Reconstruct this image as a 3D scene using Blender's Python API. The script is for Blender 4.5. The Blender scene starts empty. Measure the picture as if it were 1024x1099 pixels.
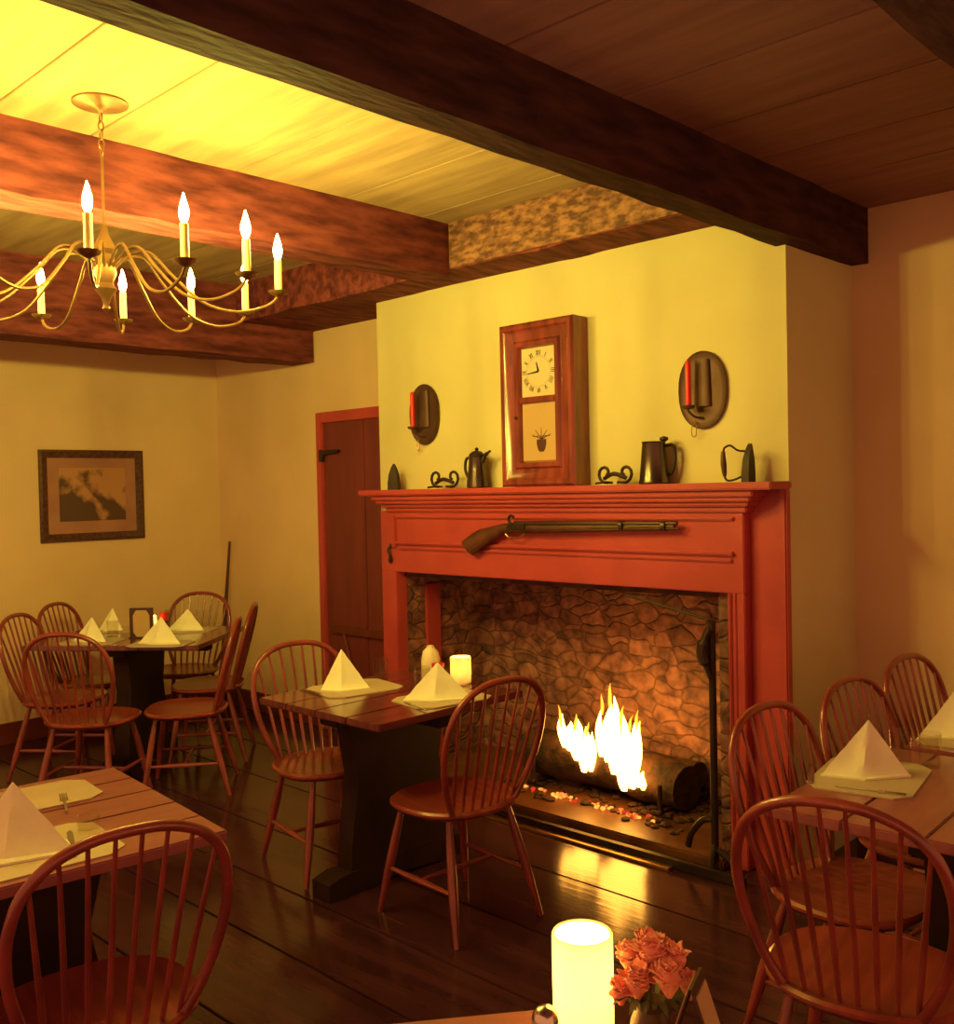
import bpy, bmesh, math, random
from mathutils import Vector, Matrix
random.seed(4)
PI = math.pi
C = bpy.context.scene.collection
SC = bpy.context.scene

# ------------------------------------------------------------ camera, world, exposure
cam_d = bpy.data.cameras.new('camera')
cam_d.sensor_fit = 'HORIZONTAL'; cam_d.sensor_width = 36.0
cam_d.lens = 36.0 * 1070.0 / 1024.0
cam_d.clip_start = 0.02
cam = bpy.data.objects.new('camera', cam_d); C.objects.link(cam); SC.camera = cam
EYE = Vector((0, 0, 1.60))
def cdir(x, y):
    return Vector((x - 512.0, -(y - 549.5), -1070.0)).normalized()
dY = cdir(1550, 502); dL = cdir(-590, 548)
dX = -dL; dX = (dX - dX.dot(dY) * dY).normalized(); dZ = dX.cross(dY)
cam.matrix_world = Matrix.Translation(EYE) @ Matrix((dX, dY, dZ)).to_4x4()

world = bpy.data.worlds.new('dim_room'); SC.world = world; world.use_nodes = True
world.node_tree.nodes['Background'].inputs[0].default_value = (1.0, 0.34, 0.13, 1)
world.node_tree.nodes['Background'].inputs[1].default_value = 0.95
SC.view_settings.view_transform = 'Standard'; SC.view_settings.look = 'None'
SC.view_settings.gamma = 1.0; SC.view_settings.use_curve_mapping = False
SC.view_settings.exposure = 0.0
BULB = 900.0          # radiance of the chandelier bulbs
BULB_COL = (1.0, 0.74, 0.11)
FIRE = 18.0
FIRE_COL = (1.0, 0.42, 0.055)
VOTIVE = 1.0

# ------------------------------------------------------------ materials
def mat(name, c1, c2=None, rough=0.5, metal=0.0, scale=6.0, stretch=(1, 1, 1), bump=0.0, bscale=None,
        coat=0.0, detail=5.0, emit=None, estr=0.0, lo=0.35, hi=0.65, spec=0.5, vor=False, bdist=0.01):
    m = bpy.data.materials.new(name); m.use_nodes = True
    nt = m.node_tree; n = nt.nodes; l = nt.links
    b = n['Principled BSDF']
    b.inputs['Roughness'].default_value = rough; b.inputs['Metallic'].default_value = metal
    b.inputs['Coat Weight'].default_value = coat; b.inputs['Coat Roughness'].default_value = 0.15
    b.inputs['Specular IOR Level'].default_value = spec
    tc = n.new('ShaderNodeTexCoord'); mp = n.new('ShaderNodeMapping')
    mp.inputs['Scale'].default_value = stretch
    l.new(tc.outputs['Object'], mp.inputs['Vector'])
    nz = n.new('ShaderNodeTexNoise'); nz.inputs['Scale'].default_value = scale; nz.inputs['Detail'].default_value = detail
    l.new(mp.outputs[0], nz.inputs['Vector'])
    rp = n.new('ShaderNodeValToRGB')
    rp.color_ramp.elements[0].position = lo; rp.color_ramp.elements[1].position = hi
    rp.color_ramp.elements[0].color = (*c1, 1); rp.color_ramp.elements[1].color = (*(c2 or c1), 1)
    l.new(nz.outputs['Fac'], rp.inputs[0]); l.new(rp.outputs[0], b.inputs['Base Color'])
    if bump:
        bp = n.new('ShaderNodeBump'); bp.inputs['Strength'].default_value = bump; bp.inputs['Distance'].default_value = bdist
        if vor:
            t2 = n.new('ShaderNodeTexVoronoi'); t2.inputs['Scale'].default_value = bscale or scale
            l.new(mp.outputs[0], t2.inputs['Vector']); l.new(t2.outputs['Distance'], bp.inputs['Height'])
        else:
            t2 = n.new('ShaderNodeTexNoise'); t2.inputs['Scale'].default_value = bscale or scale; t2.inputs['Detail'].default_value = 4
            l.new(mp.outputs[0], t2.inputs['Vector']); l.new(t2.outputs['Fac'], bp.inputs['Height'])
        l.new(bp.outputs[0], b.inputs['Normal'])
    if emit:
        b.inputs['Emission Color'].default_value = (*emit, 1); b.inputs['Emission Strength'].default_value = estr
    return m

def glass_mat(name, col, rough=0.03):
    m = bpy.data.materials.new(name); m.use_nodes = True
    nt = m.node_tree; n = nt.nodes; l = nt.links
    out = n['Material Output']; n.remove(n['Principled BSDF'])
    tr = n.new('ShaderNodeBsdfTransparent'); tr.inputs[0].default_value = (*col, 1)
    gl = n.new('ShaderNodeBsdfGlossy'); gl.inputs['Roughness'].default_value = rough
    gl.inputs['Color'].default_value = (0.9, 0.9, 0.9, 1)
    fr = n.new('ShaderNodeFresnel'); fr.inputs[0].default_value = 1.6
    mx = n.new('ShaderNodeMixShader')
    ge = n.new('ShaderNodeNewGeometry'); sb = n.new('ShaderNodeMath'); sb.operation = 'SUBTRACT'; sb.inputs[0].default_value = 1
    l.new(ge.outputs['Backfacing'], sb.inputs[1])
    mu = n.new('ShaderNodeMath'); mu.operation = 'MULTIPLY'; l.new(fr.outputs[0], mu.inputs[0]); l.new(sb.outputs[0], mu.inputs[1])
    l.new(mu.outputs[0], mx.inputs[0]); l.new(tr.outputs[0], mx.inputs[1]); l.new(gl.outputs[0], mx.inputs[2])
    l.new(mx.outputs[0], out.inputs[0])
    return m

def frosted_mat(name, col):
    m = bpy.data.materials.new(name); m.use_nodes = True
    nt = m.node_tree; n = nt.nodes; l = nt.links
    out = n['Material Output']; n.remove(n['Principled BSDF'])
    t = n.new('ShaderNodeBsdfTranslucent'); t.inputs[0].default_value = (*col, 1)
    d = n.new('ShaderNodeBsdfDiffuse'); d.inputs[0].default_value = (*col, 1)
    mx = n.new('ShaderNodeMixShader'); mx.inputs[0].default_value = 0.35
    l.new(t.outputs[0], mx.inputs[1]); l.new(d.outputs[0], mx.inputs[2]); l.new(mx.outputs[0], out.inputs[0])
    return m

def emit_mat(name, col, st, noise=None, col2=None):
    m = bpy.data.materials.new(name); m.use_nodes = True
    nt = m.node_tree; n = nt.nodes; l = nt.links
    out = n['Material Output']; n.remove(n['Principled BSDF'])
    e = n.new('ShaderNodeEmission'); e.inputs[0].default_value = (*col, 1); e.inputs[1].default_value = st
    if noise:
        tc = n.new('ShaderNodeTexCoord'); nz = n.new('ShaderNodeTexNoise'); nz.inputs['Scale'].default_value = noise
        rp = n.new('ShaderNodeValToRGB'); rp.color_ramp.elements[0].position = .45; rp.color_ramp.elements[1].position = .62
        rp.color_ramp.elements[0].color = (*col2, 1); rp.color_ramp.elements[1].color = (*col, 1)
        l.new(tc.outputs['Object'], nz.inputs['Vector']); l.new(nz.outputs['Fac'], rp.inputs[0]); l.new(rp.outputs[0], e.inputs[0])
    l.new(e.outputs[0], out.inputs[0])
    return m

M = {}
M['plaster'] = mat('plaster', (.70, .60, .36), (.78, .68, .42), rough=.85, scale=2.2, bump=.25, bscale=5, lo=.3, hi=.7, bdist=.02)
M['plaster_peach'] = mat('peach_plaster', (.70, .53, .31), (.78, .60, .37), rough=.85, scale=2.2, bump=.25, bscale=5, lo=.3, hi=.7, bdist=.02)
M['plaster_cream'] = mat('cream_plaster', (.60, .56, .29), (.67, .63, .34), rough=.85, scale=2.2, bump=.25, bscale=5, lo=.3, hi=.7, bdist=.02)
M['ceil'] = mat('ceiling_boards', (.34, .24, .14), (.50, .36, .20), rough=.85, scale=2.5, stretch=(.6, 5, 1), bump=.3, bscale=6)
M['ceil_dark'] = mat('brown_ceiling_boards', (.22, .092, .085), (.30, .135, .12), rough=.6, scale=2.5, stretch=(.6, 6, 1), bump=.3, bscale=6)
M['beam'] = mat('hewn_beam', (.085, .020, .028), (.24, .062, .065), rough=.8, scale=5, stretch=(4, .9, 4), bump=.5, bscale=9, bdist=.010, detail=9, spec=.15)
M['beam_shaded'] = mat('shaded_beam', (.035, .014, .016), (.085, .032, .030), rough=.8, scale=5, stretch=(4, .9, 4), bump=.4, bscale=9, bdist=.008, detail=9, spec=.15)  # darker copy of the beam wood, shade on the long beam put into colour
M['beam_spot'] = mat('flaking_beam', (.09, .035, .025), (.33, .16, .09), rough=.8, scale=26, stretch=(.7, 1, 1.6), bump=.5, bscale=22, detail=9, lo=.38, hi=.66)
M['floor'] = mat('floor_boards', (.042, .013, .022), (.075, .024, .038), rough=.15, scale=3, stretch=(.5, 5, 1), bump=.12, bscale=9, coat=.0, detail=7, bdist=.004, spec=.36)
M['dark_gap'] = mat('gap', (.01, .005, .003), rough=.9)
M['red'] = mat('red_milk_paint', (.40, .050, .060), (.48, .066, .074), rough=.42, scale=4, bump=.08, bscale=20)
M['door'] = mat('door_paint', (.14, .024, .030), (.19, .034, .040), rough=.5, scale=3, stretch=(4, 4, .5))
M['base'] = mat('baseboard_paint', (.12, .022, .012), (.16, .03, .015), rough=.5)
M['chair'] = mat('chair_wood', (.17, .028, .028), (.30, .052, .046), rough=.28, scale=7, stretch=(1, 1, 1), coat=.4, spec=.6)
M['chair_seat'] = mat('chair_seat_wood', (.20, .034, .032), (.33, .060, .05), rough=.3, scale=5, stretch=(.6, 6, 1), coat=.4, spec=.6)
M['table'] = mat('table_top_wood', (.10, .024, .032), (.19, .048, .06), rough=.2, scale=4, stretch=(6, .7, 1), coat=.5)
M['table_light'] = mat('worn_table_top', (.24, .065, .085), (.35, .105, .12), rough=.3, scale=4, stretch=(5, .6, 1), coat=.4)
M['pedestal'] = mat('black_pedestal', (.020, .009, .008), (.035, .015, .012), rough=.6, spec=.15)
M['iron'] = mat('black_iron', (.022, .012, .010), (.045, .024, .019), rough=.5, metal=.2, spec=.35)
M['tin'] = mat('dark_tin', (.075, .035, .027), (.12, .062, .045), rough=.55, metal=.5)
M['pewter'] = mat('pewter', (.09, .07, .06), (.14, .11, .09), rough=.25, metal=.9)
M['steel'] = mat('cutlery_steel', (.6, .58, .52), rough=.2, metal=1)
M['napkin'] = mat('white_napkin', (.86, .88, .66), (.90, .92, .70), rough=.85, scale=30, bump=.15, bscale=60, bdist=.003)
M['placemat'] = mat('paper_placemat', (.50, .40, .30), (.56, .46, .35), rough=.6)
M['glass'] = glass_mat('clear_glass', (.93, .91, .86), .06)
M['frost'] = frosted_mat('frosted_candle_glass', (.88, .80, .55))
M['wax'] = mat('wax', (.85, .75, .45), rough=.5)
M['redwax'] = mat('red_candle', (.75, .015, .025), rough=.4)
M['bulb'] = emit_mat('bulb_glow', BULB_COL, BULB)
M['sleeve'] = mat('ivory_candle_sleeve', (.85, .72, .35), rough=.5)
M['brass'] = mat('aged_brass', (.45, .27, .08), (.55, .35, .12), rough=.3, metal=.9)
M['chiron'] = mat('chandelier_iron', (.16, .085, .035), (.26, .14, .06), rough=.4, metal=.6)
M['stone'] = mat('firebox_stone', (.05, .02, .014), (.20, .09, .055), rough=.75, scale=9, bump=1, bscale=9, vor=True, bdist=.035, detail=9)
def stone_mat():
    m = mat('firebox_stone', (.10, .040, .042), (.29, .13, .10), rough=.75, scale=14, bump=0, detail=9)
    nt = m.node_tree; n = nt.nodes; l = nt.links; b = n['Principled BSDF']; tc = [q for q in n if q.type == 'TEX_COORD'][0]; rp = [q for q in n if q.type == 'VALTORGB'][0]
    nz = n.new('ShaderNodeTexNoise'); nz.inputs['Scale'].default_value = 4
    mp = n.new('ShaderNodeMapping'); mp.inputs['Scale'].default_value = (1, 1, 1.9); l.new(tc.outputs['Object'], mp.inputs[0])
    mv = n.new('ShaderNodeMixRGB'); mv.inputs[0].default_value = .22; l.new(tc.outputs['Object'], nz.inputs['Vector']); l.new(mp.outputs[0], mv.inputs[1]); l.new(nz.outputs['Color'], mv.inputs[2])
    v1 = n.new('ShaderNodeTexVoronoi'); v1.inputs['Scale'].default_value = 9; l.new(mv.outputs[0], v1.inputs['Vector'])
    v2 = n.new('ShaderNodeTexVoronoi'); v2.feature = 'DISTANCE_TO_EDGE'; v2.inputs['Scale'].default_value = 9; l.new(mv.outputs[0], v2.inputs['Vector'])
    bw = n.new('ShaderNodeRGBToBW'); l.new(v1.outputs['Color'], bw.inputs[0])
    mr = n.new('ShaderNodeMapRange'); mr.inputs['To Min'].default_value = .75; mr.inputs['To Max'].default_value = 1.7; l.new(bw.outputs[0], mr.inputs[0])
    er = n.new('ShaderNodeMapRange'); er.inputs['From Max'].default_value = .09; er.inputs['To Min'].default_value = .62; l.new(v2.outputs['Distance'], er.inputs[0])
    m1 = n.new('ShaderNodeMath'); m1.operation = 'MULTIPLY'; l.new(mr.outputs[0], m1.inputs[0]); l.new(er.outputs[0], m1.inputs[1])
    mm = n.new('ShaderNodeVectorMath'); mm.operation = 'SCALE'; l.new(rp.outputs[0], mm.inputs[0]); l.new(m1.outputs[0], mm.inputs['Scale'])
    l.new(mm.outputs[0], b.inputs['Base Color'])
    ad = n.new('ShaderNodeMath'); ad.operation = 'MULTIPLY_ADD'; ad.inputs[1].default_value = .5
    n2 = n.new('ShaderNodeTexNoise'); n2.inputs['Scale'].default_value = 22; l.new(tc.outputs['Object'], n2.inputs['Vector']); l.new(n2.outputs['Fac'], ad.inputs[0]); l.new(er.outputs[0], ad.inputs[2])
    bp = n.new('ShaderNodeBump'); bp.inputs['Strength'].default_value = .8; bp.inputs['Distance'].default_value = .02; l.new(ad.outputs[0], bp.inputs['Height']); l.new(bp.outputs[0], b.inputs['Normal'])
    return m
M['stone'] = stone_mat()
M['stone_dark'] = mat('sooty_brick', (.045, .016, .008), (.12, .05, .024), rough=.8, scale=7, bump=.7, bscale=14, bdist=.02)
M['hearth'] = mat('hearth_slab', (.10, .035, .016), (.17, .065, .03), rough=.4, scale=8, bump=.3, bscale=14)
M['bark'] = mat('charred_log', (.025, .012, .008), (.09, .035, .018), rough=.8, scale=14, bump=.8, bscale=18, bdist=.02)
M['fire'] = emit_mat('flame', FIRE_COL, FIRE)
M['fire_tip'] = emit_mat('flame_tip', (1, .33, .02), 3.0)
M['ember'] = emit_mat('embers', (1, .30, .04), 2.2, noise=22, col2=(.35, .02, .005))
M['clockwood'] = mat('clock_veneer', (.14, .025, .025), (.28, .055, .045), rough=.22, scale=6, stretch=(3, 3, .6), coat=.6)
M['dial'] = mat('dial_paper', (.66, .56, .36), rough=.5)
M['tablet'] = mat('clock_tablet', (.58, .40, .20), rough=.35)
M['ink'] = mat('ink', (.03, .02, .015), rough=.6)
M['gunwood'] = mat('gun_stock', (.05, .016, .012), (.12, .04, .026), rough=.4, scale=10)
M['gunmetal'] = mat('gun_barrel', (.08, .05, .035), (.12, .08, .05), rough=.35, metal=.7)
M['frame'] = mat('picture_frame_wood', (.045, .015, .01), (.11, .04, .025), rough=.5, scale=40)
M['mount'] = mat('aged_mount', (.34, .16, .12), (.40, .20, .14), rough=.6)
M['redlid'] = mat('red_plastic', (.55, .02, .02), rough=.35)
M['jam'] = mat('dark_jar_fill', (.07, .03, .02), rough=.4)
M['ceramic'] = mat('cream_ceramic', (.82, .76, .55), rough=.35)
M['petal'] = mat('carnation_petal', (.80, .26, .20), (.90, .42, .32), rough=.7, scale=40)
M['leaf'] = mat('dark_leaf', (.04, .05, .015), (.08, .09, .03), rough=.5)
M['card'] = mat('menu_card', (.50, .36, .16), (.56, .40, .19), rough=.6)
M['leather'] = mat('dark_card_holder', (.045, .020, .012), (.07, .032, .02), rough=.4)

def print_mat():
    m = bpy.data.materials.new('engraving'); m.use_nodes = True
    nt = m.node_tree; n = nt.nodes; l = nt.links; b = n['Principled BSDF']; b.inputs['Roughness'].default_value = .6
    tc = n.new('ShaderNodeTexCoord'); nz = n.new('ShaderNodeTexNoise'); nz.inputs['Scale'].default_value = 9; nz.inputs['Detail'].default_value = 9
    sp = n.new('ShaderNodeSeparateXYZ'); l.new(tc.outputs['Object'], sp.inputs[0]); l.new(tc.outputs['Object'], nz.inputs['Vector'])
    ml = n.new('ShaderNodeMath'); ml.operation = 'MULTIPLY'; ml.inputs[1].default_value = 1.1
    l.new(sp.outputs['Z'], ml.inputs[0])
    ad = n.new('ShaderNodeMath'); ad.operation = 'ADD'; l.new(nz.outputs['Fac'], ad.inputs[0]); l.new(ml.outputs[0], ad.inputs[1])
    m2 = n.new('ShaderNodeMath'); m2.operation = 'MULTIPLY_ADD'; m2.inputs[1].default_value = .55
    l.new(sp.outputs['Y'], m2.inputs[0]); l.new(ad.outputs[0], m2.inputs[2])
    rp = n.new('ShaderNodeValToRGB'); rp.color_ramp.elements[0].position = .44; rp.color_ramp.elements[1].position = .60
    rp.color_ramp.elements[0].color = (.09, .045, .03, 1); rp.color_ramp.elements[1].color = (.46, .24, .12, 1)
    l.new(m2.outputs[0], rp.inputs[0]); l.new(rp.outputs[0], b.inputs['Base Color'])
    return m
M['engraving'] = print_mat()

# ------------------------------------------------------------ mesh builder
class MB:
    def __init__(s): s.bm = bmesh.new()
    def box(s, x0, x1, y0, y1, z0, z1, bev=0.0, rot=None, about=None):
        t = bmesh.new(); bmesh.ops.create_cube(t, size=1)
        for v in t.verts:
            v.co = Vector(((x0 + x1) / 2 + v.co.x * (x1 - x0), (y0 + y1) / 2 + v.co.y * (y1 - y0), (z0 + z1) / 2 + v.co.z * (z1 - z0)))
        if bev: bmesh.ops.bevel(t, geom=t.edges[:], offset=bev, segments=2, affect='EDGES', clamp_overlap=True)
        if rot is not None:
            bmesh.ops.rotate(t, verts=t.verts, cent=about or Vector((0, 0, 0)), matrix=rot)
        s._merge(t); return s
    def _merge(s, t):
        me = bpy.data.meshes.new('t'); t.to_mesh(me); t.free(); s.bm.from_mesh(me); bpy.data.meshes.remove(me)
    def loft(s, rings, cap0=True, cap1=True, closed=False):
        bm = s.bm; R = [[bm.verts.new(p) for p in r] for r in rings]; n = len(R[0])
        pairs = list(zip(R[:-1], R[1:])) + ([(R[-1], R[0])] if closed else [])
        for a, b in pairs:
            for i in range(n):
                j = (i + 1) % n
                try: bm.faces.new((a[i], a[j], b[j], b[i]))
                except ValueError: pass
        if not closed:
            if cap0: bm.faces.new(R[0][::-1])
            if cap1: bm.faces.new(R[-1])
        return s
    def tube(s, pts, r, seg=10, closed=False, flat=1.0):
        pts = [Vector(p) for p in pts]; n = len(pts)
        rs = r if isinstance(r, (list, tuple)) else [r] * n
        rings = []; prev = None
        for i, p in enumerate(pts):
            if closed: d = pts[(i + 1) % n] - pts[i - 1]
            else: d = pts[min(i + 1, n - 1)] - pts[max(i - 1, 0)]
            d.normalize()
            if prev is None:
                a = Vector((0, 0, 1)) if abs(d.z) < .9 else Vector((1, 0, 0))
                u = d.cross(a).normalized()
            else:
                u = (prev - d * prev.dot(d)).normalized()
            prev = u; v = d.cross(u)
            rings.append([p + (u * math.cos(2 * PI * k / seg) + v * math.sin(2 * PI * k / seg) * flat) * rs[i] for k in range(seg)])
        s.loft(rings, closed=closed); return s
    def lathe(s, prof, c=(0, 0, 0), seg=24, sx=1.0, sy=1.0, cap0=True, cap1=True, a0=0):
        rings = [[Vector((c[0] + r * sx * math.cos(a0 + 2 * PI * k / seg), c[1] + r * sy * math.sin(a0 + 2 * PI * k / seg), c[2] + z)) for k in range(seg)] for r, z in prof]
        s.loft(rings, cap0, cap1); return s
    def prism(s, poly, axis, a, b):
        def P(u, v, w):
            return Vector((w, u, v)) if axis == 'X' else Vector((u, w, v)) if axis == 'Y' else Vector((u, v, w))
        s.loft([[P(u, v, a) for u, v in poly], [P(u, v, b) for u, v in poly]]); return s
    def xf(s, mtx): bmesh.ops.transform(s.bm, matrix=mtx, verts=s.bm.verts); return s

def spline(pts, n=6, closed=False):
    P = [Vector(p) for p in pts]; out = []; L = len(P)
    rng = range(L if closed else L - 1)
    for i in rng:
        if closed: p0, p1, p2, p3 = P[i - 1], P[i], P[(i + 1) % L], P[(i + 2) % L]
        else: p0, p1, p2, p3 = P[max(i - 1, 0)], P[i], P[i + 1], P[min(i + 2, L - 1)]
        for k in range(n):
            t = k / n
            out.append(0.5 * ((2 * p1) + (-p0 + p2) * t + (2 * p0 - 5 * p1 + 4 * p2 - p3) * t * t + (-p0 + 3 * p1 - 3 * p2 + p3) * t ** 3))
    if not closed: out.append(P[-1])
    return out

def mesh_of(mb, name, m, ang=38):
    bm = mb.bm; bmesh.ops.recalc_face_normals(bm, faces=bm.faces[:])
    for f in bm.faces: f.smooth = True
    for e in bm.edges:
        if len(e.link_faces) != 2 or e.calc_face_angle(0) > math.radians(ang): e.smooth = False
    me = bpy.data.meshes.new(name); bm.to_mesh(me); bm.free(); me.materials.append(M[m] if isinstance(m, str) else m)
    return me

def root_loc(o):
    while o.parent: o = o.parent
    return o.location.copy()
def obj(name, mb, m, parent=None, world=False, label=None):
    if world and parent: mb.xf(Matrix.Translation(-root_loc(parent)))
    o = bpy.data.objects.new(name, mesh_of(mb, name, m)); C.objects.link(o)
    if parent: o.parent = parent
    if label: o['label'] = label
    return o
def setp(o, label, cat, group=None, kind=None):
    if label: o['label'] = label
    if cat: o['category'] = cat
    if group: o['group'] = group
    if kind: o['kind'] = kind
    return o
def thing(name, label, cat, loc=(0, 0, 0), rz=0, group=None):
    o = bpy.data.objects.new(name, None); C.objects.link(o); o.empty_display_size = .1
    o.location = loc; o.rotation_euler = (0, 0, rz)
    return setp(o, label, cat, group)
def single(name, mb, m, label, cat, loc=(0, 0, 0), group=None, kind=None, rz=0):
    mb.xf(Matrix.Translation(-Vector(loc))); o = bpy.data.objects.new(name, mesh_of(mb, name, m)); C.objects.link(o); o.location = loc
    o.rotation_euler = (0, 0, rz)
    return setp(o, label, cat, group, kind)
def local(name, mb, m, label, cat, loc=(0, 0, 0), rz=0, group=None):
    o = bpy.data.objects.new(name, mesh_of(mb, name, m)); C.objects.link(o); o.location = loc; o.rotation_euler = (0, 0, rz)
    return setp(o, label, cat, group)
def struct(name, mb, m, label=None, parent=None):
    o = bpy.data.objects.new(name, mesh_of(mb, name, m)); C.objects.link(o)
    if parent: o.parent = parent
    else: o['kind'] = 'structure'
    if label: o['label'] = label
    return o
def kids(o): return [c for c in bpy.data.objects if c.parent == o]
def dup(o, loc=None, rz=None, label=None, group=None, parent=None):
    c = o.copy(); C.objects.link(c); c.parent = parent
    for k in kids(o): dup(k, parent=c)
    if loc is not None: c.location = loc
    if rz is not None: c.rotation_euler = (0, 0, rz)
    if label: c['label'] = label
    if group: c['group'] = group
    return c
R = math.radians

# ------------------------------------------------------------ room shell
CZL, CZR = 2.914, 2.79           # ceiling of the left bays / the right bay
WY, BY = 3.75, 4.37              # chimney breast face, recess back wall
DY_ = 4.10                       # wall with the door
XL = -6.72
mb = MB(); ys = [-2.0, -1.6, -1.2, -.82, -.42, -.05, .36, .8, 1.2, 1.594, 1.974, 2.30, 2.68, 3.14, 3.56, 3.95, 4.4]
for a, b in zip(ys[:-1], ys[1:]): mb.box(XL - .1, 2.2, a + .0035, b - .0035, -.04, 0, bev=.003)
mb.box(XL - .1, 2.2, -2, 4.4, -.06, -.035)
struct('floor', mb, 'floor', 'dark glossy wide board floor')
mb = MB(); ys = [-.9, -.45, 0, .5, .94, 1.31, 1.67, 2.28, 2.84, 3.30, 3.8]
for a, b in zip(ys[:-1], ys[1:]): mb.box(XL - .1, -1.9, a + .003, b - .003, CZL, CZL + .025, bev=.002)
mb.box(XL - .1, -1.9, -.9, 4.2, CZL + .02, CZL + .05)
struct('ceiling', mb, 'ceil', 'wide board ceiling of the left bays')
mb = MB(); ys = [-.9, -.4, .1, .6, 1.05, 1.5, 2.02, 2.54, 2.98, 3.4, 3.82, 4.42]
for a, b in zip(ys[:-1], ys[1:]): mb.box(-1.86, 2.2, a + .003, b - .003, CZR, CZR + .025, bev=.002)
mb.box(-1.86, 2.2, -.9, 4.42, CZR + .02, CZR + .05)
struct('ceiling', mb, 'ceil_dark', 'darker board ceiling right of the long beam')
struct('wall_left', MB().box(XL - .1, XL, -2, 4.3, 0, 2.95), 'plaster_peach', 'plaster wall with the framed picture')
struct('wall_back', MB().box(XL, -5.43, DY_, DY_ + .1, 0, 2.95).box(-5.43, -4.2, DY_, DY_ + .1, 2.12, 2.95), 'plaster_peach', 'plaster wall around the door')
mb = MB()
OX0, OX1, OZ = -4.20, -2.13, 1.145
mb.box(-4.41, OX0 - .04, WY, 4.45, 0, 2.95).box(OX1, -1.89, WY, 4.45, 0, 2.80).box(OX0 - .04, OX1, WY, 3.9, OZ + .28, 2.95).box(OX0 - .001, OX1, WY + .001, 3.9, OZ, OZ + .28).box(OX1, -1.93, WY, 4.45, 2.7, 2.93)
struct('wall_center', mb, 'plaster_cream', 'plaster chimney breast above the fireplace')
struct('wall_right', MB().box(-1.89, 2.2, BY, BY + .1, 0, 2.82), 'plaster_peach', 'plaster wall in the recess right of the chimney')
struct('baseboard_left', MB().box(XL, XL + .02, -2, DY_, 0, .14, bev=.004), 'base')
struct('baseboard_back', MB().box(XL + .02, -5.49, DY_ - .02, DY_, 0, .14, bev=.004), 'base')
struct('baseboard_right', MB().box(-1.89, 2.2, BY - .02, BY, 0, .12, bev=.004), 'base')
# firebox
fb = struct('trim_1', MB().box(OX0 - .045, OX0, WY - .005, 4.36, 0, 1.4).box(OX1, OX1 + .06, 3.9, 4.35, 0, 1.4)
            .box(OX0, OX1, 4.35, 4.45, 0, 1.4).box(OX1 - .07, OX1, WY - .03, WY + .02, 0, OZ), 'stone', 'rough stone lining of the firebox')
struct('firebox_throat', MB().box(OX0, OX1, 3.9, 4.35, 1.3, 1.4).box(OX0, OX1 - .07, WY - .02, WY + .15, OZ - .03, OZ), 'stone_dark', parent=fb)
struct('hearth_slab', MB().box(OX0, OX1, 3.60, 4.35, 0, .045, bev=.008), 'hearth', parent=fb)
struct('jamb_post', MB().box(OX0, OX0 + .02, 3.88, 3.99, .045, 1.06, bev=.004), 'red', parent=fb, label='red painted board inside the left jamb')
# door
d = struct('door_1', MB().box(-5.39, -4.97, DY_ - .01, DY_ + .03, .01, 2.06, bev=.004).box(-4.965, -4.55, DY_ - .01, DY_ + .03, .01, 2.06, bev=.004), 'door', 'dark red board door left of the fireplace')
struct('door_frame', MB().box(-5.45, -5.39, DY_ - .03, DY_ + .03, 0, 2.13, bev=.005).box(-5.39, -4.50, DY_ - .03, DY_ + .03, 2.06, 2.13, bev=.005), 'red', parent=d)
struct('strap_hinge', MB().prism([(-5.41, 1.80), (-5.38, 1.80), (-5.37, 1.845), (-5.22, 1.855), (-5.205, 1.865), (-5.22, 1.875), (-5.37, 1.875), (-5.38, 1.88), (-5.41, 1.88)], 'Y', DY_ - .038, DY_ - .012), 'iron', parent=d)
struct('batten', MB().box(-5.33, -4.6, DY_ - .035, DY_ - .01, .66, .71, bev=.004).box(-5.33, -4.6, DY_ - .03, DY_ - .01, .16, .22, bev=.004)
       .tube([(-5.2, DY_ - .022, .66), (-5.05, DY_ - .022, .22)], .012, 6), 'base', parent=d)

# ceiling beams: slightly wavy hewn timbers
def beam(name, x0, x1, y0, y1, z0, z1, m, label, along='Y', wob=.006):
    mb = MB(); rings = []; n = 28
    for i in range(n + 1):
        t = i / n
        if along == 'Y':
            y = y0 + (y1 - y0) * t; j = [random.uniform(-wob, wob) for _ in range(4)]
            rings.append([(x0 + j[0], y, z0 + j[1]), (x1 + j[2], y, z0 + j[3]), (x1 + j[2], y, z1), (x0 + j[0], y, z1)])
        else:
            x = x0 + (x1 - x0) * t; j = [random.uniform(-wob, wob) for _ in range(3)]
            rings.append([(x, y0 + j[0], z0 + j[1]), (x, y1, z0), (x, y1, z1), (x, y0 + j[0], z1)])
    mb.loft(rings)
    return single(name, mb, m, label, 'beam', ((x0 + x1) / 2, (y0 + y1) / 2, z0))
beam('ceiling_beam', -1.93, -1.812, -.9, 4.37, 2.55, 2.93, 'beam_shaded', 'long beam in shade-darkened colour crossing the ceiling to the wall right of the chimney', wob=.0035)
beam('ceiling_beam', -3.74, -3.54, -.9, 3.49, 2.655, 2.914, 'beam', 'hewn reddish beam just behind the chandelier')
beam('ceiling_beam', -5.72, -5.47, -.9, 4.09, 2.47, 2.914, 'beam', 'deep dark beam over the far table, nearest the picture wall')
hb = beam('ceiling_beam', XL, -1.935, 3.49, 4.10, 2.682, 2.914, 'beam', 'header beam with mottled face along the top of the chimney breast', along='X')
mb = MB(); bm = mb.bm; nx, nz = 90, 8; rnd = random.Random(9)
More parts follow.
